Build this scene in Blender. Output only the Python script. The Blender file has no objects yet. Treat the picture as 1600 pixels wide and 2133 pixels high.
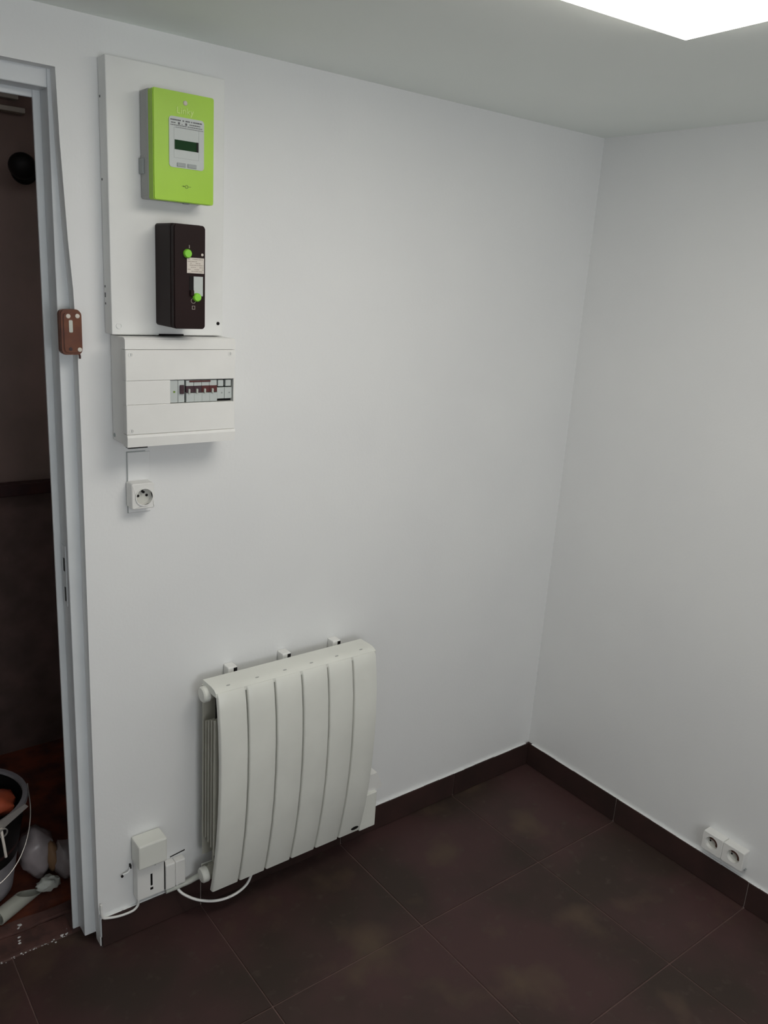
import bpy, bmesh, math, random
from mathutils import Vector, Matrix
random.seed(7)
SC = bpy.context.scene
COL = SC.collection

# ------------------------------------------------------------------ camera
CAM_POS = (-2.0563, -1.6881, 1.6351)
YAW, PITCH, ROLL, FPX = 0.9018, -0.2777, 0.0659, 1715.3
cam_data = bpy.data.cameras.new('camera')
cam = bpy.data.objects.new('camera', cam_data)
COL.objects.link(cam)
fwd = Vector((math.cos(YAW)*math.cos(PITCH), math.sin(YAW)*math.cos(PITCH), math.sin(PITCH)))
rgt = Vector((math.sin(YAW), -math.cos(YAW), 0))
upv = rgt.cross(fwd)
r2 = rgt*math.cos(ROLL) + upv*math.sin(ROLL)
u2 = upv*math.cos(ROLL) - rgt*math.sin(ROLL)
m = Matrix((r2, u2, -fwd)).transposed().to_4x4()
m.translation = CAM_POS
cam.matrix_world = m
cam_data.sensor_fit = 'VERTICAL'
cam_data.sensor_height = 36.0
cam_data.lens = 36.0 * FPX / 2133.0
cam_data.clip_start = 0.02
SC.camera = cam

# ------------------------------------------------------------------ world, light, exposure
world = bpy.data.worlds.new('world')
SC.world = world
world.use_nodes = True
bg = world.node_tree.nodes['Background']
bg.inputs[0].default_value = (0.93, 0.95, 0.97, 1)
bg.inputs[1].default_value = 6.8
LED_STRENGTH = 8.1
LED_COLOUR = (1.0, 0.945, 0.865, 1)
pl = bpy.data.lights.new('window_daylight', 'AREA')      # portal in the window opening behind the camera
pl.shape = 'RECTANGLE'; pl.size = 1.1; pl.size_y = 1.0
pl.cycles.is_portal = True
po = bpy.data.objects.new('window_daylight', pl)
COL.objects.link(po)
po.location = (-1.75, -3.27, 1.35)
po.rotation_euler = (math.radians(90), 0, 0)              # shines towards +y, into the room
SC.view_settings.view_transform = 'Standard'
SC.view_settings.look = 'None'
SC.view_settings.exposure = 0.0
SC.view_settings.gamma = 1.0
SC.view_settings.use_curve_mapping = False
SC.cycles.use_denoising = True
SC.cycles.max_bounces = 10
SC.cycles.diffuse_bounces = 6

# ------------------------------------------------------------------ materials
def mat(name, col, rough=0.5, col2=None, nscale=8.0, bump=0.0, bscale=60.0, metal=0.0, spec=0.5, rand=0.0,
        trans=0.0, emit=0.0, lo=0.35, hi=0.65, detail=4.0, alpha=1.0):
    ma = bpy.data.materials.new(name)
    ma.use_nodes = True
    nt = ma.node_tree; N = nt.nodes; L = nt.links
    b = N['Principled BSDF']
    b.inputs['Roughness'].default_value = rough
    b.inputs['Metallic'].default_value = metal
    b.inputs['Specular IOR Level'].default_value = spec
    b.inputs['Transmission Weight'].default_value = trans
    b.inputs['Alpha'].default_value = alpha
    c1 = (*col, 1); c2 = (*(col2 or tuple(min(1, v*0.94) for v in col)), 1)
    geo = N.new('ShaderNodeNewGeometry')
    nz = N.new('ShaderNodeTexNoise')
    nz.inputs['Scale'].default_value = nscale
    nz.inputs['Detail'].default_value = detail
    L.new(geo.outputs['Position'], nz.inputs['Vector'])
    rp = N.new('ShaderNodeValToRGB')
    rp.color_ramp.elements[0].position = lo; rp.color_ramp.elements[0].color = c1
    rp.color_ramp.elements[1].position = hi; rp.color_ramp.elements[1].color = c2
    L.new(nz.outputs['Fac'], rp.inputs['Fac'])
    out = rp.outputs['Color']
    if rand > 0:
        oi = N.new('ShaderNodeObjectInfo')
        mr = N.new('ShaderNodeMapRange')
        mr.inputs['To Min'].default_value = 1 - rand; mr.inputs['To Max'].default_value = 1 + rand
        L.new(oi.outputs['Random'], mr.inputs['Value'])
        hs = N.new('ShaderNodeHueSaturation')
        L.new(mr.outputs['Result'], hs.inputs['Value'])
        L.new(out, hs.inputs['Color'])
        out = hs.outputs['Color']
    L.new(out, b.inputs['Base Color'])
    if bump > 0:
        n2 = N.new('ShaderNodeTexNoise'); n2.inputs['Scale'].default_value = bscale; n2.inputs['Detail'].default_value = 5
        L.new(geo.outputs['Position'], n2.inputs['Vector'])
        bp = N.new('ShaderNodeBump'); bp.inputs['Strength'].default_value = bump; bp.inputs['Distance'].default_value = 0.002
        L.new(n2.outputs['Fac'], bp.inputs['Height'])
        L.new(bp.outputs['Normal'], b.inputs['Normal'])
    if emit > 0:
        b.inputs['Emission Color'].default_value = LED_COLOUR
        b.inputs['Emission Strength'].default_value = emit
    return ma

M = {}
M['wall'] = mat('white_wall_paint', (0.80, 0.81, 0.81), 0.6, (0.775, 0.785, 0.79), 3.0, 0.12, 140)
M['ceil'] = mat('ceiling_paint', (0.89, 0.93, 0.895), 0.7, (0.87, 0.915, 0.88), 2.5, 0.08, 120)
M['frame'] = mat('door_frame_gloss_paint', (0.70, 0.73, 0.75), 0.35, (0.64, 0.67, 0.69), 6.0, 0.25, 25)
M['plastic'] = mat('white_plastic', (0.82, 0.82, 0.80), 0.35)
M['board'] = mat('board_plastic', (0.80, 0.81, 0.80), 0.45)
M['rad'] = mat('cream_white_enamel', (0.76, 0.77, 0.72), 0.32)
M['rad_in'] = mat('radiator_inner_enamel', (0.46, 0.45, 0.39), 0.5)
M['web'] = mat('dark_cast_metal', (0.045, 0.042, 0.038), 0.7, spec=0.1)  # near-black colour for the shade seen through the radiator seams
M['dust'] = mat('dusty_grey_plastic', (0.36, 0.34, 0.36), 0.7, (0.25, 0.24, 0.26), 14, 0.2, 40)
M['grey'] = mat('grey_plastic', (0.42, 0.43, 0.42), 0.5)
M['lgrey'] = mat('light_grey_plastic', (0.52, 0.56, 0.55), 0.4)
M['mgrey'] = mat('mid_grey_plastic', (0.33, 0.36, 0.36), 0.45)
M['green'] = mat('lime_green_plastic', (0.38, 0.66, 0.035), 0.4)
M['pgreen'] = mat('pale_green_print', (0.66, 0.86, 0.26), 0.5)
M['dgreen'] = mat('dark_green_print', (0.16, 0.28, 0.02), 0.5)
M['lcd'] = mat('green_lcd', (0.014, 0.050, 0.018), 0.6, spec=0.1)
M['black'] = mat('black_plastic', (0.010, 0.009, 0.009), 0.5, spec=0.15)
M['bake'] = mat('dark_brown_bakelite', (0.022, 0.0115, 0.0115), 0.5, (0.018, 0.010, 0.010), spec=0.12)
M['seal'] = mat('green_seal', (0.25, 0.68, 0.05), 0.4)
M['paper'] = mat('label_paper', (0.68, 0.63, 0.57), 0.7)
M['ink'] = mat('print_ink', (0.12, 0.12, 0.13), 0.6)
M['inkb'] = mat('brown_print_ink', (0.38, 0.33, 0.29), 0.6)
M['handle'] = mat('plum_handle', (0.05, 0.022, 0.03), 0.4)
M['handler'] = mat('dark_red_handle', (0.09, 0.018, 0.018), 0.4)
M['brass'] = mat('pale_metal', (0.6, 0.58, 0.52), 0.35, metal=0.5)
M['brownbox'] = mat('brown_bakelite', (0.17, 0.065, 0.035), 0.22, (0.12, 0.045, 0.03), 30, 0.1, 60)
M['tile'] = None
M['skirt'] = mat('skirting_tile', (0.046, 0.025, 0.023), 0.5, (0.034, 0.021, 0.019), 9, 0.1, 50, rand=0.12, spec=0.15)
M['grout'] = mat('grout', (0.16, 0.095, 0.085), 0.8, (0.12, 0.075, 0.066), 30)
M['groutl'] = mat('pale_grout', (0.32, 0.27, 0.25), 0.8)
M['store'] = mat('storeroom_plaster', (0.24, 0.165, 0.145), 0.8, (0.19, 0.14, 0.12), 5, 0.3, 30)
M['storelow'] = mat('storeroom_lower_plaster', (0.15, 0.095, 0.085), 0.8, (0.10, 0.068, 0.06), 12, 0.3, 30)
M['storefloor'] = mat('red_brown_floor', (0.19, 0.050, 0.025), 0.6, (0.075, 0.028, 0.022), 14, 0.5, 40, spec=0.2)
M['thresh'] = mat('worn_threshold_wood', (0.125, 0.062, 0.054), 0.6, (0.065, 0.038, 0.034), 22, 0.6, 45, spec=0.2)
M['batten'] = mat('dark_red_wood', (0.05, 0.014, 0.012), 0.55, (0.03, 0.01, 0.01), 20)
M['pale'] = mat('pale_batten_wood', (0.42, 0.38, 0.33), 0.6)
M['orange'] = mat('orange_plastic', (0.62, 0.13, 0.06), 0.45, (0.50, 0.10, 0.05))
M['bucket'] = mat('grey_bucket_plastic', (0.30, 0.29, 0.31), 0.35, (0.24, 0.23, 0.25), 10)
M['bag'] = mat('clear_bag_film', (0.50, 0.44, 0.45), 0.3, (0.36, 0.32, 0.33), 18, trans=0.25)
M['bagknot'] = mat('white_bag_film', (0.55, 0.57, 0.52), 0.35, (0.44, 0.46, 0.43), 30)
M['tan'] = mat('tan_contents', (0.26, 0.15, 0.08), 0.6)
M['pvc'] = mat('white_pvc', (0.42, 0.43, 0.38), 0.4, (0.36, 0.37, 0.33))
M['wire'] = mat('wire', (0.5, 0.48, 0.46), 0.35, metal=0.7)
M['plaster'] = mat('plaster', (0.68, 0.68, 0.68), 0.8, (0.55, 0.55, 0.55), 40, 0.4, 60)
M['led'] = mat('opal_diffuser', (0.9, 0.9, 0.88), 0.4, emit=LED_STRENGTH)
M['ledframe'] = mat('panel_frame', (0.8, 0.78, 0.74), 0.4)
M['glass'] = mat('window_glass', (1, 1, 1), 0.0, (1, 1, 1), trans=1.0)
M['socket_in'] = mat('socket_well', (0.60, 0.60, 0.56), 0.4)
M['contact'] = mat('brass_brown_contact', (0.07, 0.032, 0.024), 0.6, spec=0.1)  # brown that stands in for the shadow inside the socket wells

def tile_material():
    ma = bpy.data.materials.new('brown_floor_tile'); ma.use_nodes = True
    nt = ma.node_tree; N = nt.nodes; L = nt.links; b = N['Principled BSDF']
    geo = N.new('ShaderNodeNewGeometry'); oi = N.new('ShaderNodeObjectInfo')
    def noise(scale, detail, off):
        mp = N.new('ShaderNodeMapping'); mp.inputs['Location'].default_value = off
        L.new(geo.outputs['Position'], mp.inputs['Vector'])
        n = N.new('ShaderNodeTexNoise'); n.inputs['Scale'].default_value = scale; n.inputs['Detail'].default_value = detail
        L.new(mp.outputs['Vector'], n.inputs['Vector'])
        return n.outputs['Fac']
    def ramp(fac, p0, p1):
        r = N.new('ShaderNodeMapRange'); r.inputs['From Min'].default_value = p0; r.inputs['From Max'].default_value = p1
        L.new(fac, r.inputs['Value']); return r.outputs['Result']
    def mix(fac, a, bb):
        x = N.new('ShaderNodeMix'); x.data_type = 'RGBA'
        L.new(fac, x.inputs['Factor'])
        for s, v in ((6, a), (7, bb)):
            if isinstance(v, tuple): x.inputs[s].default_value = (*v, 1)
            else: L.new(v, x.inputs[s])
        return x.outputs[2]
    c = mix(ramp(noise(3.2, 5, (3, 1, 0)), 0.42, 0.62), (0.064, 0.034, 0.033), (0.042, 0.029, 0.024))
    c = mix(ramp(noise(4.6, 6, (9.3, 4.2, 0)), 0.56, 0.74), c, (0.088, 0.060, 0.042))
    c = mix(ramp(noise(30, 6, (1, 7, 0)), 0.60, 0.80), c, (0.07, 0.05, 0.042))
    hs = N.new('ShaderNodeHueSaturation')
    mr = N.new('ShaderNodeMapRange'); mr.inputs['To Min'].default_value = 0.86; mr.inputs['To Max'].default_value = 1.14
    L.new(oi.outputs['Random'], mr.inputs['Value']); L.new(mr.outputs['Result'], hs.inputs['Value']); L.new(c, hs.inputs['Color'])
    L.new(hs.outputs['Color'], b.inputs['Base Color'])
    b.inputs['Roughness'].default_value = 0.5
    b.inputs['Specular IOR Level'].default_value = 0.2
    bp = N.new('ShaderNodeBump'); bp.inputs['Strength'].default_value = 0.12; bp.inputs['Distance'].default_value = 0.002
    L.new(noise(55, 5, (0, 0, 0)), bp.inputs['Height']); L.new(bp.outputs['Normal'], b.inputs['Normal'])
    return ma
M['tile'] = tile_material()

# ------------------------------------------------------------------ helpers
ORG = {}
def root(name, loc, label=None, cat=None, group=None, kind=None):
    o = bpy.data.objects.new(name, None)
    o.empty_display_size = 0.05
    COL.objects.link(o); o.location = loc
    ORG[o.name] = Vector(loc)
    tag(o, label, cat, group, kind)
    return o
def tag(o, label=None, cat=None, group=None, kind=None):
    if label: o['label'] = label
    if cat: o['category'] = cat
    if group: o['group'] = group
    if kind: o['kind'] = kind
    return o
def finish(bm, name, smooth=None):
    bmesh.ops.recalc_face_normals(bm, faces=bm.faces)
    me = bpy.data.meshes.new(name); bm.to_mesh(me); bm.free()
    if smooth is not None:
        me.polygons.foreach_set('use_smooth', [True]*len(me.polygons))
        me.set_sharp_from_angle(angle=math.radians(smooth))
    return me
def obj(name, bm, ma, parent=None, loc=None, smooth=None, label=None, cat=None, group=None, kind=None):
    """bm is in world coordinates; the object's origin is put at loc (top level) or shares the parent's origin"""
    org = ORG[parent.name] if parent else Vector(loc or (0, 0, 0))
    bmesh.ops.translate(bm, verts=bm.verts, vec=-org)
    me = finish(bm, name, smooth)
    o = bpy.data.objects.new(name, me); COL.objects.link(o)
    me.materials.append(M[ma])
    if parent: o.parent = parent
    else: o.location = org
    ORG[o.name] = org
    return tag(o, label, cat, group, kind)
def new(): return bmesh.new()
def box(bm, x0, x1, y0, y1, z0, z1, bev=0.0, seg=2):
    r = bmesh.ops.create_cube(bm, size=1.0)
    vs = r['verts']
    for v in vs:
        v.co = Vector(((x0+x1)/2 + v.co.x*(x1-x0), (y0+y1)/2 + v.co.y*(y1-y0), (z0+z1)/2 + v.co.z*(z1-z0)))
    if bev > 0:
        es = list({e for v in vs for e in v.link_edges})
        bmesh.ops.bevel(bm, geom=es, offset=bev, segments=seg, affect='EDGES', profile=0.5)
    return bm
def bx(*a, **k): return box(new(), *a, **k)
def prism(bm, pts, axis, a0, a1):
    """polygon pts (two coordinates) extruded along axis 0/1/2 from a0 to a1"""
    def P(p, a):
        c = list(p); c.insert(axis, a); return Vector(c)
    lo = [bm.verts.new(P(p, a0)) for p in pts]; hi = [bm.verts.new(P(p, a1)) for p in pts]
    bm.faces.new(lo); bm.faces.new(hi[::-1])
    n = len(pts)
    for i in range(n): bm.faces.new((lo[i], lo[(i+1) % n], hi[(i+1) % n], hi[i]))
    return bm
def rrect(x0, x1, z0, z1, r, n=5):
    pts = []
    for cx, cz, a in ((x1-r, z1-r, 0), (x0+r, z1-r, 90), (x0+r, z0+r, 180), (x1-r, z0+r, 270)):
        for i in range(n+1):
            t = math.radians(a + 90*i/n); pts.append((cx + r*math.cos(t), cz + r*math.sin(t)))
    return pts
def ell(cx, cz, rx, rz, n=24): return [(cx + rx*math.cos(2*math.pi*i/n), cz + rz*math.sin(2*math.pi*i/n)) for i in range(n)]
def lathe(bm, prof, centre, axis=Vector((0, 0, 1)), n=28, cap=True):
    """prof: (radius, distance along axis)"""
    axis = Vector(axis).normalized()
    a = axis.orthogonal().normalized(); b = axis.cross(a)
    c = Vector(centre); rings = []
    for r, h in prof:
        rings.append([bm.verts.new(c + axis*h + a*(r*math.cos(2*math.pi*i/n)) + b*(r*math.sin(2*math.pi*i/n))) for i in range(n)])
    for k in range(len(rings)-1):
        for i in range(n): bm.faces.new((rings[k][i], rings[k][(i+1) % n], rings[k+1][(i+1) % n], rings[k+1][i]))
    if cap:
        bm.faces.new(rings[0][::-1]); bm.faces.new(rings[-1])
    return bm
def catmull(pts, k=8):
    P = [Vector(p) for p in pts]; P = [P[0]*2-P[1]] + P + [P[-1]*2-P[-2]]
    out = []
    for i in range(1, len(P)-2):
        for j in range(k):
            t = j/k; a, b, c, d = P[i-1], P[i], P[i+1], P[i+2]
            out.append(0.5*((2*b) + (c-a)*t + (2*a-5*b+4*c-d)*t*t + (3*b-a-3*c+d)*t**3))
    out.append(P[-2]); return out
def tube(bm, pts, r, n=10, k=8, smooth=True):
    P = catmull(pts, k) if smooth else [Vector(p) for p in pts]
    rings = []; nrm = None
    for i, p in enumerate(P):
        t = (P[min(i+1, len(P)-1)] - P[max(i-1, 0)]).normalized()
        if nrm is None: nrm = t.orthogonal().normalized()
        nrm = (nrm - t*nrm.dot(t)).normalized(); b = t.cross(nrm)
        rings.append([bm.verts.new(p + nrm*(r*math.cos(2*math.pi*j/n)) + b*(r*math.sin(2*math.pi*j/n))) for j in range(n)])
    for q in range(len(rings)-1):
        for i in range(n): bm.faces.new((rings[q][i], rings[q][(i+1) % n], rings[q+1][(i+1) % n], rings[q+1][i]))
    bm.faces.new(rings[0][::-1]); bm.faces.new(rings[-1])
    return bm
def ring(bm, centre, axis, ro, ri, h, n=28):
    return lathe_closed(bm, [(ro, 0), (ro, h), (ri, h), (ri, 0)], centre, axis, n)
def lathe_closed(bm, prof, centre, axis, n=28):
    axis = Vector(axis).normalized(); a = axis.orthogonal().normalized(); b = axis.cross(a); c = Vector(centre); rings = []
    for r, h in prof:
        rings.append([bm.verts.new(c + axis*h + a*(r*math.cos(2*math.pi*i/n)) + b*(r*math.sin(2*math.pi*i/n))) for i in range(n)])
    K = len(rings)
    for k in range(K):
        for i in range(n): bm.faces.new((rings[k][i], rings[k][(i+1) % n], rings[(k+1) % K][(i+1) % n], rings[(k+1) % K][i]))
    return bm
def copy_as(o, name, parent=None, loc=None):
    c = o.copy(); c.name = name; COL.objects.link(c)
    if parent is not None: c.parent = parent
    if loc is not None: c.location = loc
    ORG[c.name] = ORG[o.name]
    return c
def text_mesh(s, size, extr):
    cu = bpy.data.curves.new('lettering', 'FONT'); cu.body = s; cu.size = size; cu.extrude = extr
    cu.align_x = 'CENTER'; cu.align_y = 'CENTER'
    t = bpy.data.objects.new('lettering', cu); COL.objects.link(t)
    dg = bpy.context.evaluated_depsgraph_get()
    me = bpy.data.meshes.new_from_object(t.evaluated_get(dg))
    bpy.data.objects.remove(t); return me

H = 2.06                     # ceiling height
T = 0.45                     # floor tile
JX, JY = -0.3599, -0.3879    # first floor joints from the two walls
SK = 0.0847                  # skirting height
XL, YF = -3.05, -3.25        # hidden walls of the room

# ------------------------------------------------------------------ room shell
edge = [(-1.5458, 1.9619), (-1.5428, 1.8349), (-1.5351, 1.6628), (-1.5290, 1.5742), (-1.5248, 1.4305), (-1.5243, 1.2893),
        (-1.5247, 1.0865), (-1.5260, 0.6271), (-1.5266, 0.1286), (-1.5250, 0.03)]
OL = -2.33                   # left side of the door opening
bm = new()
prism(bm, [(0, 0), (0, H), (XL, H), (XL, 0), (OL, 0), (OL, 1.963)] + edge + [(-1.5240, 0)], 1, 0.0, 0.03)
box(bm, -1.47, 0.0, 0.03, 0.12, 0, H); box(bm, XL, OL-0.05, 0.03, 0.12, 0, H); box(bm, OL-0.05, -1.47, 0.03, 0.12, 1.99, H)
obj('wall_back', bm, 'wall', kind='structure')
obj('wall_right', bx(0, 0.1, YF, 0.12, 0, H), 'wall', kind='structure')
obj('wall_left', bx(XL-0.1, XL, YF, 0.12, 0, H), 'wall', kind='structure')
bm = new()
WX0, WX1, WZ0, WZ1 = -2.30, -1.20, 0.85, 1.85
box(bm, XL, WX0, YF-0.1, YF, 0, H); box(bm, WX1, 0, YF-0.1, YF, 0, H)
box(bm, WX0, WX1, YF-0.1, YF, 0, WZ0); box(bm, WX0, WX1, YF-0.1, YF, WZ1, H)
obj('wall_front', bm, 'wall', kind='structure')
w = root('window_1', ((WX0+WX1)/2, YF, WZ0), kind='structure')
bm = new()
box(bm, WX0, WX0+0.05, YF-0.07, YF-0.02, WZ0, WZ1); box(bm, WX1-0.05, WX1, YF-0.07, YF-0.02, WZ0, WZ1)
box(bm, WX0+0.05, WX1-0.05, YF-0.07, YF-0.02, WZ0, WZ0+0.05); box(bm, WX0+0.05, WX1-0.05, YF-0.07, YF-0.02, WZ1-0.05, WZ1)
box(bm, (WX0+WX1)/2-0.03, (WX0+WX1)/2+0.03, YF-0.07, YF-0.02, WZ0+0.05, WZ1-0.05)
obj('window_frame', bm, 'frame', w)
obj('ceiling', bx(XL-0.1, 0.1, YF-0.1, 0.03, H, H+0.08), 'ceil', kind='structure')

# floor: grout bed with every tile a piece of its own
fl = obj('floor', bx(XL, 0.0, YF, 0.19, -0.06, -0.0025), 'grout', kind='structure')
G = 0.0032
xs = [0.0] + [JX - k*T for k in range(7)]
ys = [0.078, JY] + [JY - k*T for k in range(1, 8)]
def tile_bm(x0, x1, y0, y1):
    return box(new(), x0+G/2, x1-G/2, y0+G/2, y1-G/2, -0.010, 0.0, 0.0012, 1)
proto = None
for i in range(len(xs)-1):
    for j in range(len(ys)-1):
        x1, x0 = xs[i], max(xs[i+1], XL+0.002); y1, y0 = ys[j], max(ys[j+1], YF+0.002)
        if x1-x0 < 0.02 or y1-y0 < 0.02: continue
        full = abs(x1-x0-T) < 1e-4 and abs(y1-y0-T) < 1e-4
        top = 0.0
        if j == 0 and i < 4:            # the row along the wall stops under the skirting, only the doorway runs deeper
            y1 = -0.001
        if full and proto is not None:
            copy_as(proto[0], 'tile', fl, (x0-proto[1], y0-proto[2], 0)); continue
        if j == 0 and i == 3:           # tile notched round the foot of the door frame
            a, c, e = x0+G/2, x1-G/2, y0+G/2
            obj('tile', prism(new(), [(a, e), (c, e), (c, -0.001), (-1.5240, -0.001), (-1.5240, 0.077), (a, 0.077)], 2, -0.010, 0.0), 'tile', fl)
            continue
        t = obj('tile', tile_bm(x0, x1, y0, y1), 'tile', fl)
        if full: proto = (t, x0, y0)

# tiled skirting: one piece per tile, pale grout between
def skirting(name, along, joints, start, end):
    pr = []
    for k in range(len(joints)+1):
        a = start if k == 0 else joints[k-1]; b = end if k == len(joints) else joints[k]
        pr.append((a-0.0016 if k else a, b+0.0016 if k < len(joints) else b))
    if along == 'x': r = obj(name, bx(end, start, -0.0055, 0.0, 0.0, SK-0.002), 'groutl', kind='structure')
    else: r = obj(name, bx(-0.0055, 0.0, end, start, 0.0, SK-0.002), 'groutl', kind='structure')
    for a, b in pr:
        if along == 'x': bm = bx(b, a, -0.0095, -0.0008, 0.002, SK + random.uniform(-.001, .001), 0.0012, 1)
        else: bm = bx(-0.0095, -0.0008, b, a, 0.002, SK + random.uniform(-.001, .001), 0.0012, 1)
        obj('skirting_tile', bm, 'skirt', r)
    return r
skirting('baseboard_back', 'x', [JX, JX-T, JX-2*T], -0.0105, -1.5215)
skirting('baseboard_right', 'y', [JY - k*T for k in range(6)], -0.0015, YF+0.005)

# ragged bead of wall paint and filler above the skirting tiles
bm = new()
x = -0.02
while x > -1.50:
    l = min(random.uniform(0.03, 0.09), x+1.5225); box(bm, x-l, x, -0.0065-random.uniform(0, .002), 0, SK-0.001, SK+random.uniform(.0010, .0035), 0.0012, 1); x -= l
y = -0.02
while y > YF+0.1:
    l = random.uniform(0.03, 0.09); box(bm, -0.0065-random.uniform(0, .002), 0, y-l, y, SK-0.001, SK+random.uniform(.0010, .0028), 0.0012, 1); y -= l
obj('trim_1', bm, 'wall', kind='structure')

# ------------------------------------------------------------------ door frame
d = root('door_1', (-1.95, 0.05, 0), kind='structure')
FY, SY = 0.0305, 0.080
fx0, sx0, fz, sz = -1.5520, -1.5655, 1.9300, 1.9170
obj('frame_post', bx(fx0, -1.4705, FY, SY, 0.020, 1.985, 0.002), 'frame', d)
obj('frame_post', bx(OL-0.0495, OL+0.006, FY, SY, 0.02, 1.985, 0.002), 'frame', d)
obj('frame_head', bx(OL+0.006, fx0, FY, SY, fz, 1.985, 0.002), 'frame', d)
obj('stop_post', bx(sx0, -1.4705, SY, 0.087, 0.010, 1.985, 0.002), 'frame', d)
obj('stop_post', bx(OL-0.0495, OL+0.02, SY, 0.087, 0.01, 1.985, 0.002), 'frame', d)
obj('stop_head', bx(OL+0.02, sx0, SY, 0.087, sz, 1.985, 0.002), 'frame', d)
# chipped foot of the frame, filler strip by the skirting
bm = new()
box(bm, -1.5250, -1.5165, -0.006, 0.0295, 0.028, 0.098, 0.003)
obj('frame_foot', bm, 'frame', d)
# strike plate with two latch slots in the rebate
sp = obj('strike_plate', bx(fx0-0.0015, fx0, 0.045, 0.070, 0.895, 1.035, 0.0005, 1), 'frame', d)
bm = bx(fx0-0.0022, fx0-0.0014, 0.052, 0.060, 0.975, 1.005); box(bm, fx0-0.0022, fx0-0.0014, 0.052, 0.058, 0.905, 0.938)
obj('latch_slot', bm, 'black', sp, label='dark latch slots')

# ------------------------------------------------------------------ storeroom behind the door
SB = 1.0
obj('floor.001', bx(-2.45, -1.10, 0.187, SB, -0.06, 0.0), 'storefloor', kind='structure')
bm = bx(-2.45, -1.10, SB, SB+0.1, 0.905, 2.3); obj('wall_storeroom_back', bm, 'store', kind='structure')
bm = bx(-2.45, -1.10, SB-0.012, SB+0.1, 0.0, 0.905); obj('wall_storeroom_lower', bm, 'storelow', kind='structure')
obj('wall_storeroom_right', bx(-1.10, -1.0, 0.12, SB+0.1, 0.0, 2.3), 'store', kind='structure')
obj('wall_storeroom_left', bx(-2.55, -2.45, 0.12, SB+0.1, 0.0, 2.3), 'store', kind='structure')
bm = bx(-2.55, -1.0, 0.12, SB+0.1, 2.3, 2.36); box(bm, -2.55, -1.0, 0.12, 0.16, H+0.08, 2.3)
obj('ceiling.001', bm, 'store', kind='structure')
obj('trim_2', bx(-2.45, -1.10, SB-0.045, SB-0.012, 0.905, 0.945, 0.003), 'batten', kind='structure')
# worn threshold of two boards
th = root('trim_3', (-1.9, 0.13, 0), kind='structure')
def rough_board(x0, x1, y0, y1, z0, z1):
    n = 26; pts = []
    for i in range(n+1): pts.append((x0+(x1-x0)*i/n, y0 + random.uniform(-.004, .005)))
    for i in range(n, -1, -1): pts.append((x0+(x1-x0)*i/n, y1 + random.uniform(-.004, .004)))
    return prism(new(), pts, 2, z0, z1)
obj('plank', rough_board(OL, -1.5658, 0.084, 0.145, -0.05, 0.004), 'thresh', th)
obj('plank', rough_board(OL, -1.5000, 0.150, 0.186, -0.05, 0.009), 'thresh', th)
# plaster crumbs and paint drips along the threshold
bm = new()
for k in range(64):
    if k < 36:
        x = random.uniform(-1.80, -1.575); y = 0.079 + random.gauss(0, 0.003); zt = 0.0; s = random.uniform(0.0008, 0.0022)
    elif k < 46:
        y = random.uniform(0.100, 0.172); x = -1.684 + (y-.12)*.25 + random.gauss(0, 0.0025); zt = 0.004 if y < .148 else .009; s = random.uniform(0.0015, 0.0034)
    else:
        x = random.uniform(-1.600, -1.572); y = random.uniform(0.080, 0.100); zt = 0.002; s = random.uniform(0.0010, 0.0026)
    r = bmesh.ops.create_icosphere(bm, subdivisions=1, radius=s)
    for v in r['verts']: v.co = Vector((x + v.co.x*random.uniform(.8, 2), y + v.co.y*1.1, zt + s*.3 + v.co.z*.6))
obj('plaster_crumbs', bm, 'plaster', kind='stuff', label='pale plaster crumbs scattered along the worn threshold', cat='debris')

# two pale battens high on the dark back wall
g = 'pale battens high in the storeroom'
obj('wooden_batten', bx(-2.2, -1.356, SB-0.03, SB-0.001, 2.047, 2.062, 0.002), 'pale', loc=(-1.78, SB-.015, 2.05),
    label='upper of two pale battens high on the dark storeroom wall', cat='batten', group=g)
obj('wooden_batten', bx(-2.2, -1.342, SB-0.04, SB-0.001, 2.012, 2.026, 0.002), 'pale', loc=(-1.78, SB-.02, 2.02),
    label='lower of two pale battens high on the dark storeroom wall', cat='batten', group=g)
# black rounded fitting
r = root('lamp_fitting', (-1.345, SB, 1.86), 'small black rounded fitting on the dark storeroom wall, seen through the doorway', 'fitting')
obj('wall_plate', lathe(new(), [(0.036, 0), (0.036, 0.008), (0.030, 0.014)], (-1.345, SB, 1.862), (0, -1, 0)), 'black', r, smooth=40)
obj('holder', lathe(new(), [(0.018, 0), (0.020, 0.03), (0.030, 0.045), (0.037, 0.075), (0.030, 0.10), (0.012, 0.112)], (-1.345, SB-0.012, 1.862), (-0.35, -1, 0.1)), 'black', r, smooth=50)

# bucket with wire handle, orange sheet inside, trowel hung over its rim
bc = Vector((-1.742, 0.36, 0.0)); BH = 0.282
b = root('bucket', bc, 'black bucket with a dusty grey lower half and a wire handle on the storeroom floor', 'bucket')
obj('bucket_body', lathe_closed(new(), [(0.0001, 0.001), (0.092, 0.001), (0.100, 0.010), (0.145, BH-.012), (0.137, BH-.012), (0.094, 0.020), (0.0001, 0.015)], bc, (0, 0, 1), 40), 'black', b, smooth=40)
obj('lower_band', lathe_closed(new(), [(0.1012, 0.012), (0.1240, 0.150), (0.1225, 0.150), (0.0995, 0.012)], bc, (0, 0, 1), 40), 'dust', b, smooth=40, label='dusty grey lower band')
obj('stripe', lathe_closed(new(), [(0.1248, 0.152), (0.1275, 0.170), (0.1262, 0.170), (0.1232, 0.152)], bc, (0, 0, 1), 40), 'batten', b, smooth=40, label='dark red stripe')
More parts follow.
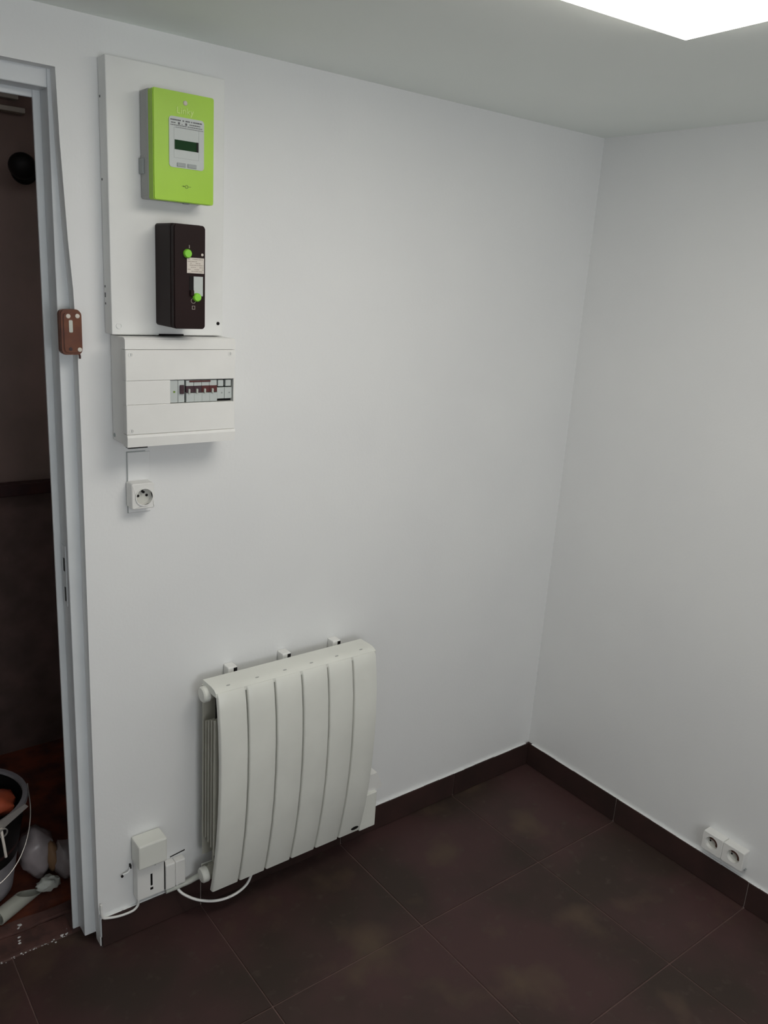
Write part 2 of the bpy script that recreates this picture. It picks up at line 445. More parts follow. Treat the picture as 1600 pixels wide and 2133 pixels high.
obj('rim', lathe_closed(new(), [(0.151, BH-.013), (0.153, BH-.006), (0.151, BH), (0.139, BH), (0.138, BH-.008), (0.1455, BH-.013)], bc, (0, 0, 1), 40), 'bucket', b, smooth=40, label='grey rolled rim')
obj('wire_handle', tube(new(), [(bc.x+0.155*math.cos(a), bc.y-0.158*math.sin(a), BH-.004-0.165*math.sin(a)) for a in [math.pi*i/10 for i in range(11)]], 0.0016, 6, 5), 'wire', b, smooth=60)
q = new(); 
r_ = bmesh.ops.create_icosphere(q, subdivisions=3, radius=1.0)
for v in r_['verts']:
    n = v.co.normalized(); k = 1 + .10*math.sin(7*n.x+2)*math.sin(5*n.y) + .06*math.sin(11*n.y+3*n.x)
    v.co = Vector((-1.704 + n.x*.080*k, 0.336 + n.y*.080*k, 0.262 + n.z*.030*k - (n.y*.082)*.20))
tag(obj('orange_sheet', q, 'orange', loc=(-1.722, .33, .22), smooth=60), 'bundled orange plastic sheet filling the top of the black bucket', 'sheet')
r = root('trowel', (-1.665, 0.21, 0.33), 'pale trowel hung over the bucket rim beside the orange sheet', 'trowel')
q = new(); prism(q, [(-1.745, 0.262), (-1.735, 0.246), (-1.700, 0.268), (-1.625, 0.318), (-1.632, 0.328), (-1.690, 0.302)], 1, 0.200, 0.203); obj('blade', q, 'wire', r)
obj('handle', tube(new(), [(-1.690, 0.200, 0.282), (-1.690, 0.192, 0.262), (-1.688, 0.188, 0.232), (-1.686, 0.188, 0.205)], 0.0035, 8), 'paper', r, smooth=60)
obj('hang_ring', ring(new(), (-1.688, 0.194, 0.272), (0.3, -1, 0), 0.012, 0.009, 0.003, 18), 'wire', r, smooth=60)

# knotted clear bag
def blob(bm, c, rx, ry, rz, seed, amp=0.18, sub=3, zmin=None):
    rnd = random.Random(seed); ph = [rnd.uniform(0, 6.28) for _ in range(9)]
    r = bmesh.ops.create_icosphere(bm, subdivisions=sub, radius=1.0)
    for v in r['verts']:
        n = v.co.normalized()
        k = 1 + amp*(math.sin(5*n.x+ph[0])*math.sin(4*n.z+ph[1]) + .6*math.sin(9*n.y+ph[2]+4*n.x) + .5*math.sin(13*n.z+ph[3]+6*n.x))*.6
        v.co = Vector((c[0]+n.x*rx*k, c[1]+n.y*ry*k, c[2]+n.z*rz*k))
        if zmin is not None and v.co.z < zmin: v.co.z = zmin
    return bm
r = root('plastic_bag', (-1.545, 0.32, 0), 'crumpled clear plastic bag with a white knot, beside the door frame', 'bag')
bm = blob(new(), (-1.576, 0.355, 0.060), 0.045, 0.055, 0.072, 3, zmin=0.002); blob(bm, (-1.512, 0.300, 0.048), 0.034, 0.045, 0.056, 5, zmin=0.002)
obj('bag_film', bm, 'bag', r, smooth=70)
obj('knot', blob(new(), (-1.574, 0.258, 0.026), 0.030, 0.018, 0.020, 8, 0.3), 'bagknot', r, smooth=70, label='white twisted knot')
obj('contents', blob(new(), (-1.546, 0.318, 0.060), 0.017, 0.030, 0.045, 12, 0.1), 'tan', r, smooth=70, label='tan contents')
# obliquely cut white pipe
bm = new()
P0, P1, rr = Vector((-1.712, 0.205, 0.021)), Vector((-1.592, 0.272, 0.021)), 0.020
ax = (P1-P0).normalized(); sd = ax.cross(Vector((0, 0, 1))).normalized()
n = 24; rings = []
for q, (rad, inset) in enumerate(((rr, 0), (rr, 1), (rr-.003, 1), (rr-.003, 0))):
    ringv = []
    for i in range(n):
        a = 2*math.pi*i/n; off = sd*(rad*math.cos(a)) + Vector((0, 0, 1))*(rad*math.sin(a))
        l = (P1-P0).length - (0.075*(math.sin(a)+1)/2) if inset else 0
        ringv.append(bm.verts.new(P0 + ax*l + off))
    rings.append(ringv)
for k in range(4):
    for i in range(n): bm.faces.new((rings[k][i], rings[k][(i+1) % n], rings[(k+1) % 4][(i+1) % n], rings[(k+1) % 4][i]))
obj('pipe', bm, 'pvc', loc=(-1.69, 0.24, 0), smooth=50, label='white pipe with an oblique cut end on the red-brown storeroom floor', cat='pipe')

# ------------------------------------------------------------------ ceiling light panel
LC = Vector((-0.772, -0.774)); th_ = math.radians(4.7)
ua = Vector((-math.cos(th_), math.sin(th_))); ub = Vector((-math.sin(th_), -math.cos(th_)))
lt = root('ceiling_light', (LC.x+ua.x*.3+ub.x*.3, LC.y+ua.y*.3+ub.y*.3, H-0.014), 'square white glowing light panel on the grey ceiling', 'light')
def sq(i, s): return [tuple(LC + ua*a + ub*b_) for a, b_ in ((i, i), (s-i, i), (s-i, s-i), (i, s-i))]
obj('frame', prism(new(), sq(0.0, 0.6), 2, H-0.006, H-0.0005), 'ledframe', lt)
obj('diffuser', prism(new(), sq(0.003, 0.6), 2, H-0.024, H-0.004), 'led', lt)

# ------------------------------------------------------------------ meter board, meter, main breaker
BY = -0.040
mb = root('meter_board', (-1.348, 0, 1.49), 'white raised meter board on the wall behind the green meter', 'board')
obj('board_panel', bx(-1.4690, -1.2280, BY, -0.0005, 1.4905, 1.9925, 0.002), 'board', mb)
obj('cable_slot', bx(-1.372, -1.318, BY-0.0006, BY+0.01, 1.4895, 1.4935), 'black', mb, label='dark cable slot at lower edge')
obj('screw_hole', lathe(new(), [(0.0036, 0), (0.0036, 0.0008)], (-1.2395, BY, 1.5165), (0, -1, 0), 14), 'black', mb, label='dark screw hole')
sc_ = obj('screw_cap', ring(new(), (-1.4545, BY, 1.508), (0, -1, 0), 0.006, 0.0045, 0.0012, 18), 'board', mb)
for z in (1.925, 1.780, 1.582, 1.563, 1.549):
    obj('edge_chip', bx(-1.4697, -1.4688, -0.011, -0.007, z-.002, z+(.007 if z == 1.563 else .002)), 'ink', mb, label='small dark chip on the left edge')

me_ = root('electricity_meter', (-1.342, BY, 1.75), 'lime green and grey electricity meter with a display on the white board', 'meter')
MY = -0.1000
obj('housing', bx(-1.4055, -1.2830, -0.078, BY-0.0003, 1.7500, 1.9430, 0.004), 'grey', me_, label='grey rear housing')
obj('side_tab', bx(-1.4090, -1.4050, -0.060, BY-0.0003, 1.7950, 1.8230, 0.001), 'mgrey', me_)
obj('front_cover', prism(new(), rrect(-1.4035, -1.2805, 1.7485, 1.9420, 0.004), 1, MY+0.0022, -0.0775), 'green', me_)
bm = prism(new(), rrect(-1.4022, -1.2815, 1.7495, 1.9410, 0.004), 1, MY, MY+0.0024)
obj('face_plate', bm, 'green', me_)
mw = obj('display_window', prism(new(), rrect(-1.3730, -1.3020, 1.8095, 1.8985, 0.006), 1, MY-0.0012, MY), 'lgrey', me_, label='light grey rounded window')
obj('display_screen', bx(-1.3620, -1.3145, MY-0.0016, MY-0.0010, 1.8415, 1.8585), 'lcd', mw, label='dark green display screen')
obj('display_edge', bx(-1.3178, -1.3138, MY-0.0019, MY-0.0011, 1.8413, 1.8587), 'black', mw)
bm = new()
def frame_line(bm, x0, x1, z0, z1, w_, y0, y1):
    box(bm, x0, x1, y0, y1, z1-w_, z1); box(bm, x0, x1, y0, y1, z0, z0+w_); box(bm, x0, x0+w_, y0, y1, z0+w_, z1-w_); box(bm, x1-w_, x1, y0, y1, z0+w_, z1-w_)
for x0, x1 in ((-1.3575, -1.3400), (-1.3360, -1.3180)):
    bt = obj('button', bx(x0, x1, MY-0.0030, MY-0.0010, 1.8115, 1.8185, 0.0005, 1), 'mgrey', mw)
obj('window_outline', (lambda q: (frame_line(q, -1.3635, -1.3125, 1.8265, 1.8800, 0.0005, MY-0.0014, MY-0.0011), q)[1])(new()), 'mgrey', mw)
bm = new(); rnd = random.Random(4)
for z, h_, segs in ((1.8925, .0022, ((-1.370, -1.3495), (-1.346, -1.343), (-1.340, -1.331), (-1.3285, -1.3265), (-1.3245, -1.306))),
                    (1.8875, .0016, ((-1.369, -1.3600), (-1.332, -1.310))), (1.8835, .0013, ((-1.370, -1.3380), (-1.336, -1.306))),
                    (1.8800, .0009, ((-1.360, -1.304),))):
    for a, c in segs:
        x = a
        while x < c-0.001:
            l = min(rnd.uniform(.0015, .0050), c-x); box(bm, x, x+l, MY-0.0015, MY-0.0011, z-h_/2, z+h_/2); x += l+.0006
for x in (-1.3550, -1.3405): box(bm, x, x+.0036, MY-0.0015, MY-0.0011, 1.8852, 1.8893)
box(bm, -1.3475, -1.3462, MY-0.0015, MY-0.0011, 1.8852, 1.8868)
obj('printed_lines', bm, 'ink', mw)
obj('indicator', lathe(new(), [(0.0042, 0), (0.0042, 0.001), (0.0030, 0.0022)], (-1.3400, MY, 1.9240), (0, -1, 0), 20), 'paper', me_, smooth=40, label='small round pale indicator')
tm = text_mesh('Linky', 0.0165, 0.0005)
tm.transform(Matrix.Translation(Vector((-1.3405, MY-0.0004, 1.9095)) - ORG[me_.name]) @ Matrix.Rotation(math.radians(90), 4, 'X'))
to = bpy.data.objects.new('lettering', tm); COL.objects.link(to); tm.materials.append(M['pgreen']); to.parent = me_; tag(to, 'pale embossed word')
bm = new()
box(bm, -1.3470, -1.3400, MY-0.0005, MY+0.0002, 1.7770, 1.7780); box(bm, -1.3345, -1.3285, MY-0.0005, MY+0.0002, 1.7770, 1.7780)
lathe_closed(bm, [(0.0034, 0), (0.0034, 0.0006), (0.0022, 0.0006), (0.0022, 0)], (-1.3375, MY, 1.7772), (0, -1, 0), 16)
prism(bm, [(-1.3420, 1.7775), (-1.3440, 1.7792), (-1.3440, 1.7758)], 1, MY-0.0005, MY)
obj('plug_symbol', bm, 'dgreen', me_, label='dark printed plug symbol')
obj('seal_tab', bx(-1.338, -1.325, -0.088, -0.080, 1.7465, 1.7505, 0.001, 1), 'mgrey', me_)

br = root('main_breaker', (-1.340, BY, 1.511), 'black-brown main circuit breaker with green seals, below the green meter', 'breaker')
DY = -0.128
obj('case', (lambda q: prism(q, rrect(-1.3775, -1.3110, 1.5115, 1.7085, 0.006), 1, -0.112, BY-0.0003))(new()), 'bake', br, smooth=30)
bm = prism(new(), rrect(-1.3765, -1.3110, 1.5110, 1.7075, 0.006), 1, DY+0.003, -0.1118)
prism(bm, rrect(-1.3748, -1.3118, 1.5120, 1.7062, 0.006), 1, DY, DY+0.0032)
obj('front_cover', bm, 'bake', br, smooth=30)
lb = obj('rating_label', bx(-1.3500, -1.3142, DY-0.0006, DY, 1.6180, 1.6470), 'paper', br, label='cream rating label')
bm = new(); rnd = random.Random(9)
for z in (1.6440, 1.6400, 1.6365, 1.6330, 1.6290, 1.6250, 1.6215):
    x = -1.3488
    while x < -1.3165:
        l = rnd.uniform(.002, .009)
        if rnd.random() < .7: box(bm, x, min(x+l, -1.3155), DY-0.0009, DY-0.0005, z-.0007, z+.0007)
        x += l+.001
obj('printed_lines', bm, 'inkb', lb)
obj('rating_window', bx(-1.3360, -1.3165, DY-0.0006, DY, 1.5750, 1.6120), 'lgrey', br, label='grey marking window')
bm = bx(-1.3450, -1.3365, DY-0.0008, DY+.0002, 1.5850, 1.6120); 
obj('switch_recess', bm, 'black', br)
obj('switch_lever', bx(-1.3445, -1.3370, DY-0.0060, DY, 1.5750, 1.5860, 0.001, 1), 'bake', br)
obj('seal', lathe(new(), [(0.0085, 0), (0.0085, 0.004), (0.0065, 0.0065)], (-1.3495, DY, 1.6540), (0, -1, 0), 22), 'seal', br, smooth=40, label='bright green sealing cap')
obj('seal', lathe(new(), [(0.0085, 0), (0.0085, 0.004), (0.0065, 0.0065)], (-1.3297, DY, 1.5725), (0, -1, 0), 22), 'seal', br, smooth=40, label='bright green sealing cap')
obj('marker_dot', lathe(new(), [(0.0024, 0), (0.0024, 0.001)], (-1.3180, DY, 1.6535), (0, -1, 0), 14), 'paper', br, label='small white dot')
bm = new(); frame_line(bm, -1.3395, -1.3330, 1.5490, 1.5560, 0.0009, DY-0.0004, DY+.0002)
obj('square_mark', bm, 'inkb', br)
obj('ring_mark', lathe_closed(new(), [(0.0050, 0), (0.0050, 0.0005), (0.0042, 0.0005), (0.0042, 0)], (-1.3365, DY, 1.5655), (0, -1, 0), 20), 'inkb', br)
obj('bar_mark', bx(-1.3455, -1.3443, DY-0.0004, DY+.0002, 1.6640, 1.6700), 'inkb', br)

# ------------------------------------------------------------------ consumer unit
cu = root('consumer_unit', (-1.342, 0, 1.27), 'white breaker box with a row of modules, fixed below the meter board', 'breaker box')
CY = -0.085; X0, X1 = -1.4600, -1.2200
obj('case', bx(X0+.001, X1-.001, CY+0.018, -0.0005, 1.2715, 1.4885, 0.003), 'plastic', cu)
WZa, WZb = 1.3560, 1.4045
bm = new()
box(bm, X0, X1, CY, CY+0.0185, 1.2960, WZa, 0.0012, 1); box(bm, X0, X1, CY, CY+0.0185, WZb, 1.4655, 0.0012, 1)
box(bm, X0, X0+0.003, CY, CY+0.0185, WZa, WZb); box(bm, X1-0.004, X1, CY, CY+0.0185, WZa, WZb)
obj('front_cover', bm, 'plastic', cu)
obj('top_flap', prism(new(), [(CY+.0185, 1.4665), (CY+.001, 1.4665), (CY+.001, 1.4850), (CY+.006, 1.4890), (CY+.0185, 1.4890)], 0, X0, X1), 'plastic', cu)
obj('bottom_flap', prism(new(), [(CY+.0185, 1.2956), (CY-.0015, 1.2956), (CY-.0030, 1.2900), (CY-.0015, 1.2705), (CY+.0185, 1.2705)], 0, X0, X1), 'plastic', cu)
obj('rail_recess', bx(-1.3670, X1-0.004, CY+0.014, CY+0.0175, WZa, WZb), 'black', cu)
obj('blanking_plate', bx(X0+0.0031, -1.3668, CY+0.0012, CY+0.012, WZa+0.0004, WZb-0.0002, 0.0006, 1), 'plastic', cu)
for x, z in ((-1.4490, 1.4560), (-1.2330, 1.4575), (-1.4500, 1.3035)):
    s_ = obj('screw', ring(new(), (x, CY, z), (0, -1, 0), 0.0050, 0.0034, 0.0010, 18), 'plastic', cu)
    obj('screw_slot', bx(x-.0006, x+.0006, CY-.0006, CY+.0006, z-.0028, z+.0028), 'mgrey', s_)
obj('cable_slot', bx(-1.4580, -1.4180, CY-0.0018, CY+0.014, 1.2680, 1.2704), 'black', cu, label='dark open slot at lower left')
obj('side_screw', lathe(new(), [(0.0045, 0), (0.0045, 0.0008)], (X0+.001, -0.012, 1.2830), (-1, 0, 0), 14), 'mgrey', cu)
# modules on the rail: each a part, its lever a sub-part
mx = -1.3662; W_ = 0.01765
kinds = ['end', 'rocker', 'brk', 'brk', 'brkr', 'brkr', 'blank', 'blank']
for i, k in enumerate(kinds):
    a, b_ = mx + i*W_, mx + (i+1)*W_ - 0.0007
    ma_ = 'lgrey'
    if k == 'end':
        mo = obj('breaker_module', bx(a, b_, CY+0.0045, CY+0.0135, WZa+.0012, WZb-.0012, 0.0006, 1), 'lgrey', cu)
        obj('test_hole', lathe(new(), [(0.0022, 0), (0.0022, 0.0006)], (a+.009, CY+.0045, 1.3795), (0, -1, 0), 12), 'dgreen', mo)
    elif k == 'rocker':
        mo = obj('breaker_module', bx(a, b_-.003, CY+0.0045, CY+0.0135, WZa+.0012, WZb-.0012, 0.0006, 1), 'lgrey', cu)
        obj('rocker', bx(a+.003, b_-.0050, CY+0.0005, CY+0.0046, 1.3750, 1.3935, 0.001, 1), 'handle', mo)
    elif k in ('brk', 'brkr'):
        bm = bx(a, b_, CY+0.0045, CY+0.0135, 1.3905, WZb-.0020, 0.0006, 1); box(bm, a, b_+.0006, CY+0.0035, CY+0.0135, WZa+.0012, 1.3760, 0.0006, 1)
        box(bm, a, b_, CY+0.0100, CY+0.0135, 1.3758, 1.3907)
        mo = obj('breaker_module', bm, 'lgrey', cu)
        hm = 'handle' if k == 'brk' else 'handler'
        obj('lever_bar', bx(a-.0002, b_+.0006, CY+0.0040, CY+0.0098, 1.3770, 1.3908, 0.0006, 1), hm, mo)
        obj('lever', bx(a+.0040, a+.0080, CY+0.0000, CY+0.0098, 1.3750, 1.3850, 0.0008, 1), 'bagknot', mo, label='pale lever')
    else:
        bm = bx(a, b_, CY+0.0045, CY+0.0135, WZa+.0060, 1.3860, 0.0006, 1)
        box(bm, a+.0020, b_-.0022, CY+0.0045, CY+0.0135, 1.3885, WZb-.0025, 0.0006, 1)
        mo = obj('breaker_module', bm, 'lgrey', cu)
        obj('test_hole', lathe(new(), [(0.0018, 0), (0.0018, 0.0006)], (a+.011, CY+.0045, 1.3745), (0, -1, 0), 12), 'mgrey', mo)
obj('busbar_link', bx(-1.3240, -1.2760, CY+0.0030, CY+0.0042, 1.3988, 1.4020), 'handler', cu, label='dark red link bar')

# ------------------------------------------------------------------ socket on trunking under the breaker box
r = root('cable_trunking', (-1.4055, 0, 1.107), 'narrow white cable trunking running down from the breaker box', 'trunking')
obj('cover', bx(-1.4300, -1.3800, -0.0040, -0.0004, 1.1070, 1.2410, 0.0008, 1), 'wall', r)
obj('base', bx(-1.4312, -1.3900, -0.0022, -0.0003, 1.1065, 1.2428), 'mgrey', r)
def socket_parts(par, c, u, n, rad, box_half=None, well='socket_in'):
    """round well with two live holes and an earth pin; c centre on the face, u across, n outwards"""
    c, u, n = Vector(c), Vector(u), Vector(n)
    obj('rim', ring(new(), c-n*.001, n, rad+.0022, rad, 0.0035), 'plastic', par, smooth=40)
    wl = obj('well', lathe(new(), [(rad, 0.0), (rad, 0.0004)], c-n*.0122, n), well, par)
    for s in (-1, 1):
        obj('pin_hole', lathe(new(), [(0.0030, 0), (0.0030, 0.0005)], c + u*(s*.0095) - n*.0117, n, 14), 'black', wl)
    return wl
def socket_face(x0, x1, z0, z1, y0, y1, cx, cz, rad, n=28):
    """block with a round well sunk into its front (front towards -y)"""
    bm = new()
    out = rrect(x0, x1, z0, z1, 0.004, 6)
    cir = [(cx + rad*math.cos(2*math.pi*i/n), cz + rad*math.sin(2*math.pi*i/n)) for i in range(n)]
    def vv(p, y): return bm.verts.new((p[0], y, p[1]))
    fo = [vv(p, y0+.0015) for p in out]; ins = [vv((p[0]+(0.0015 if p[0] < cx else -.0015), p[1]+(0.0015 if p[1] < cz else -.0015)), y0) for p in out]
    bo = [vv(p, y1) for p in out]
    ci = [vv(p, y0) for p in cir]; cb = [vv(p, y0+.0120) for p in cir]
    def strip(A, B):
        N_ = len(A)
        for i in range(N_): bm.faces.new((A[i], A[(i+1) % N_], B[(i+1) % N_], B[i]))
    strip(bo, fo); strip(fo, ins); strip(ci, cb); bm.faces.new(bo); bm.faces.new(cb)
    # bridge outline (28 pts) to circle (28 pts): the same count, the same angular order
    k0 = min(range(len(ci)), key=lambda i: (ci[i].co - ins[0].co).length)
    ci2 = ci[k0:] + ci[:k0]
    strip(ins, ci2)
    return bm
s = root('wall_socket', (-1.4095, 0, 1.12), 'single white wall socket on the trunking under the breaker box', 'socket')
SYf = -0.036
obj('socket_box', socket_face(-1.4340, -1.3845, 1.1230, 1.1790, SYf, -0.0045, -1.4070, 1.1495, 0.0180), 'plastic', s, smooth=30)
wl = socket_parts(s, (-1.4070, SYf, 1.1495), (1, 0, 0), (0, -1, 0), 0.0180)
obj('earth_pin', lathe(new(), [(0.0028, 0), (0.0028, 0.008), (0.0015, 0.0095)], (-1.4070, SYf+.0117, 1.1590), (0, -1, 0), 12), 'black', wl)

# double socket on the right-hand wall
s = root('double_socket', (0, -0.7615, 0.115), 'white double wall socket low on the right-hand wall above the skirting', 'socket')
def swap(bm):    # from facing -y to facing -x : (x,y,z) -> (y,-x,z)
    for v in bm.verts: v.co = Vector((v.co.y, -v.co.x, v.co.z))
    return bm
SXf = -0.0285
for y0, y1, cy in ((-0.6945, -0.7562, -0.7235), (-0.7568, -0.8200, -0.7900)):
    bm = socket_face(-y0, -y1, 0.1145, 0.1730, SXf, -0.0004, -cy, 0.1455, 0.0185)
    hs = obj('socket_half', swap(bm), 'plastic', s, smooth=30)
    c = Vector((SXf, cy, 0.1455)); n_ = Vector((-1, 0, 0))
    wl = obj('well', lathe(new(), [(0.0185, 0), (0.0185, 0.0004)], c-n_*.0122, n_), 'socket_in', hs)
    bm2 = new()
    prism(bm2, [(cy-.0180*math.cos(a), .1455+.0180*math.sin(a)) for a in [math.radians(-12+i*11) for i in range(13)]] + [(cy-.0125*math.cos(a), .1455+.0125*math.sin(a)) for a in [math.radians(120-i*11) for i in range(13)]], 0, SXf+.0006, SXf+.0040)
    obj('contact_ring', bm2, 'contact', hs, label='dark brown contact crescent')  # shadow of the well's near wall, put in as a dark crescent
    bm = new()
    for sgn in (-1, 1): lathe(bm, [(0.0028, 0), (0.0028, 0.0005)], c + Vector((0, sgn*.0095, -.001)) - n_*.0117, n_, 14)
    obj('pin_holes', bm, 'black', hs)
    obj('earth_pin', lathe(new(), [(0.0026, 0), (0.0026, 0.009)], c + Vector((0, 0, .0100)) - n_*.0117, n_, 12), 'brass', hs)
obj('base_strip', bx(-0.008, -0.0003, -0.8210, -0.6935, 0.1112, 0.1142), 'mgrey', s)

# ------------------------------------------------------------------ brown junction box on the door frame
r = root('junction_box', (-1.5415, 0, 1.449), 'small brown junction box with white screws beside the door frame', 'junction box')
obj('base', prism(new(), rrect(-1.5615, -1.5200, 1.4485, 1.5360, 0.010), 1, -0.012, -0.0006), 'brownbox', r, smooth=30)
bm = prism(new(), rrect(-1.5605, -1.5210, 1.4495, 1.5350, 0.010), 1, -0.019, -0.0122)
prism(bm, rrect(-1.5560, -1.5255, 1.4540, 1.5305, 0.008), 1, -0.0225, -0.0188)
obj('cover', bm, 'brownbox', r, smooth=30)
for x, z in ((-1.5475, 1.5235), (-1.5300, 1.5240), (-1.5275, 1.4595)):
    obj('screw', lathe(new(), [(0.0042, 0), (0.0042, 0.0012), (0.0025, 0.002)], (x, -0.0225, z), (0, -1, 0), 16), 'paper', r, smooth=40, label='white screw head')
obj('screw_hole', lathe(new(), [(0.0035, 0), (0.0035, 0.0006)], (-1.5450, -0.0225, 1.4605), (0, -1, 0), 14), 'batten', r, label='empty dark screw hole')
obj('paint_smear', prism(new(), rrect(-1.5465, -1.5395, 1.4925, 1.5160, 0.002), 1, -0.0229, -0.0225), 'bagknot', r, label='pale paint smear on the cover')
obj('cable_stub', tube(new(), [(-1.5235, -0.006, 1.4490), (-1.5225, -0.006, 1.4440), (-1.5228, -0.006, 1.4400)], 0.0020, 8), 'batten', r)

# ------------------------------------------------------------------ radiator
RX0, PITCH_R, NE = -1.2740, 0.0775, 6
ra = root('radiator', (-1.04, 0, 0.11), 'cream-white electric radiator with six curved panels under the bare wall', 'radiator')
prof = [(0.112, -0.0985), (0.150, -0.1075), (0.200, -0.1175), (0.270, -0.1285), (0.350, -0.1365), (0.430, -0.1400), (0.510, -0.1395), (0.580, -0.1350), (0.640, -0.1270), (0.668, -0.1215), (0.677, -0.1150)]
def panel(x0, x1):
    bm = new(); t_ = 0.012; rows = []
    for z, y in prof:
        e = 0.0035
        rows.append([bm.verts.new(p) for p in ((x0, y+t_, z), (x0, y+e, z), (x0+e*.4, y+e*.35, z), (x0+e, y, z), (x1-e, y, z), (x1-e*.4, y+e*.35, z), (x1, y+e, z), (x1, y+t_, z))])
    for a, b_ in zip(rows, rows[1:]):
        for i in range(8): bm.faces.new((a[i], a[(i+1) % 8], b_[(i+1) % 8], b_[i]))
    bm.faces.new(rows[0][::-1]); bm.faces.new(rows[-1])
    return bm
def element(x0, x1):
    out = {}
    xa, xb = x0+0.0023, x1-0.0023
    out['element'] = panel(xa, xb)
    q = new(); prism(q, [(-0.1145, 0.6680), (-0.1140, 0.6780), (-0.1050, 0.6835), (-0.0900, 0.6855), (-0.0450, 0.6845), (-0.0450, 0.6640)], 0, x0, x1)
    out['top_cap'] = q
    q = new(); xm = (x0+x1)/2
    box(q, xm-0.006, xm+0.006, -0.074, -0.034, 0.135, 0.652)
    for y, za, zb in ((-0.102, .225, .602), (-0.088, .240, .596), (-0.072, .245, .588), (-0.058, .250, .580), (-0.042, .190, .640)):
        box(q, x0+.0015, x1-.010, y-.0016, y+.0016, za, zb)
    out['fins'] = q
    out['inner_web'] = box(new(), x0+.016, x1+.0158, -0.081, -0.078, 0.135, 0.662)  # near-black plate added behind the panels so their seams look shaded
    q = new(); prism(q, ell(xm, -0.100, 0.0052, 0.0022, 12), 2, 0.6845, 0.6852)
    out['vent'] = q
    return out
e0 = element(RX0, RX0+PITCH_R)
p0 = obj('element', e0['element'], 'rad', ra, smooth=35)
p1 = obj('top_cap', e0['top_cap'], 'rad', p0, smooth=35)
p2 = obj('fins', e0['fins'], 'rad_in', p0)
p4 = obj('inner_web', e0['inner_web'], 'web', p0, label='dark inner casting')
p3 = obj('vent', e0['vent'], 'grey', p0)
for i in range(1, NE):
    c0 = copy_as(p0, 'element', ra, (i*PITCH_R, 0, 0))
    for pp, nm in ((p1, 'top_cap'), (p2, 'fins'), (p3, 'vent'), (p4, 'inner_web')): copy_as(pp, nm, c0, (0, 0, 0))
RX1 = RX0 + PITCH_R*NE
for z in (0.656, 0.145):
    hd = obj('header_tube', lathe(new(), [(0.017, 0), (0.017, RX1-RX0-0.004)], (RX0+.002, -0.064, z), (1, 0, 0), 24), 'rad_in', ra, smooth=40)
    obj('end_plug', lathe(new(), [(0.0195, 0), (0.0195, 0.013), (0.0165, 0.0165), (0.006, 0.0175)], (RX0+.003, -0.064, z), (-1, 0, 0), 24), 'rad', hd, smooth=40)
obj('rear_rail', bx(RX0+.004, RX1-.01, -0.034, -0.029, 0.652, 0.664, 0.001, 1), 'rad', ra)
obj('rear_rail', bx(RX0+.004, RX1-.01, -0.034, -0.029, 0.120, 0.150, 0.001, 1), 'rad', ra)
for x in (-1.1860, -1.0320, -0.8760):
    bk = obj('wall_bracket', bx(x-.0125, x+.0125, -0.0285, -0.0004, 0.640, 0.6880, 0.003), 'plastic', ra)
    obj('bracket_hole', bx(x+.0020, x+.0115, -0.0292, -0.0280, 0.6720, 0.6850), 'black', bk)
cb_ = obj('control_box', bx(RX1+.001, -0.7520, -0.0920, -0.0330, 0.0980, 0.2125, 0.003), 'rad', ra)
q = new(); prism(q, [(-0.7800, 0.2680), (-0.7500, 0.2680), (-0.7300, 0.2250), (-0.7300, 0.2126), (-0.7800, 0.2126)], 1, -0.084, -0.048)
obj('thermostat_knob', q, 'plastic', cb_, label='white wedge-shaped thermostat knob')
bdg = new(); prism(bdg, ell(0, 0, 0.0125, 0.0058, 20), 1, -0.0010, 0.0016)
for v in bdg.verts: v.co = Vector((-0.8335 + v.co.x, v.co.y*1 - 0.1026 - (v.co.z)*0.237, 0.1275 + v.co.z))
obj('badge', bdg, 'black', ra, label='dark oval badge')
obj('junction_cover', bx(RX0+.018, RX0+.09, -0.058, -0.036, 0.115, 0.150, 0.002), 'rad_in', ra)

# ------------------------------------------------------------------ telephone outlet, cable outlet, cables
r = root('telephone_outlet', (-1.405, 0, 0.11), 'white telephone outlet with a plug box on top, low beside the door', 'telephone outlet')
obj('outlet_plate', bx(-1.4390, -1.3690, -0.0300, -0.0004, 0.1130, 0.2185, 0.003), 'plastic', r)
bm = bx(-1.4055, -1.4005, -0.0306, -0.0298, 0.1460, 0.1800); box(bm, -1.4065, -1.3990, -0.0306, -0.0298, 0.1335, 0.1400)
obj('jack_slot', bm, 'black', r, label='dark vertical jack slot')
bm = bx(-1.3950, -1.3910, -0.0306, -0.0298, 0.2010, 0.2050); obj('screw_mark', bm, 'mgrey', r)
obj('plug_box', bx(-1.4420, -1.3700, -0.0520, -0.0020, 0.2190, 0.2860, 0.004), 'rad', r, label='cream plug-in box')
obj('side_gap', bx(-1.3688, -1.3655, -0.026, -0.0004, 0.113, 0.195), 'black', r)
r = root('cable_outlet', (-1.335, 0, 0.105), 'white double cable outlet between the telephone outlet and the radiator', 'cable outlet')
obj('outlet_half', bx(-1.3640, -1.3370, -0.0240, -0.0004, 0.1060, 0.1800, 0.003), 'plastic', r)
obj('outlet_half', bx(-1.3362, -1.3090, -0.0220, -0.0004, 0.1060, 0.1790, 0.003), 'plastic', r)
obj('upper_gap', prism(new(), [(-1.3420, 0.1815), (-1.3020, 0.1865), (-1.3020, 0.1890), (-1.3420, 0.1835)], 1, -0.0016, -0.0003), 'black', r, label='dark gap in the wall over the plate')
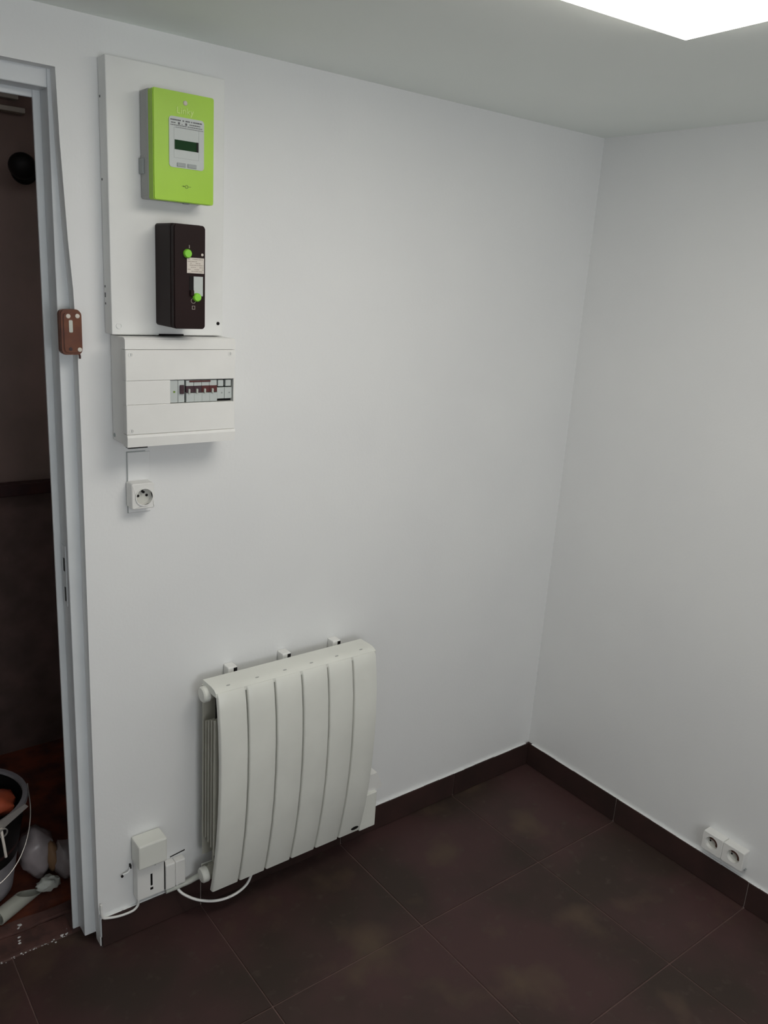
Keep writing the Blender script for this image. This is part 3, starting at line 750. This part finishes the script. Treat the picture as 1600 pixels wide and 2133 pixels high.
r = root('wall_hook', (-1.458, 0, 0.19), 'tiny hook with a dark tip left of the telephone outlet', 'hook')
obj('hook_wire', tube(new(), [(-1.4470, -0.004, 0.2010), (-1.4500, -0.008, 0.1960), (-1.4570, -0.010, 0.1925), (-1.4660, -0.008, 0.1905)], 0.0022, 8), 'wall', r, smooth=60)
bm = lathe(new(), [(0.0032, 0), (0.0032, 0.003)], (-1.4690, -0.0085, 0.1880), (0, -1, 0), 12); box(bm, -1.4480, -1.4445, -0.008, -0.0004, 0.1985, 0.2090)
obj('hook_tip', bm, 'black', r)
tag(obj('telephone_cable', tube(new(), [(-1.5225, -0.0110, 0.1300), (-1.5225, -0.0125, 0.1060), (-1.5200, -0.0130, 0.0930), (-1.5100, -0.0130, 0.0870), (-1.4900, -0.0130, 0.0805), (-1.4690, -0.0130, 0.0770), (-1.4480, -0.0130, 0.0770), (-1.4370, -0.0130, 0.0820), (-1.4310, -0.0130, 0.0920), (-1.4290, -0.0140, 0.1120)], 0.0030, 10), 'plastic', loc=(-1.48, 0, 0.08), smooth=60),
    'thin white telephone cable curving from the door frame to the telephone outlet', 'cable')
tag(obj('power_cable', tube(new(), [(-1.1300, -0.0560, 0.1150), (-1.1400, -0.0620, 0.0820), (-1.1560, -0.0660, 0.0600), (-1.1850, -0.0700, 0.0500), (-1.2200, -0.0700, 0.0480), (-1.2550, -0.0660, 0.0540), (-1.2900, -0.0520, 0.0640), (-1.3150, -0.0320, 0.0760), (-1.3270, -0.0180, 0.0880), (-1.3300, -0.0150, 0.1050)], 0.0036, 10), 'plastic', loc=(-1.2, 0, 0.05), smooth=60),
    'white power cable looping below the radiator to the cable outlet', 'cable')
tag(obj('cable_sleeve', tube(new(), [(-1.3600, -0.0130, 0.0960), (-1.3200, -0.0140, 0.0965), (-1.2950, -0.0180, 0.1010), (-1.2700, -0.0300, 0.1180)], 0.0072, 12), 'bagknot', loc=(-1.31, 0, 0.1), smooth=60),
    'pale cable sleeve along the skirting left of the radiator', 'sleeve')
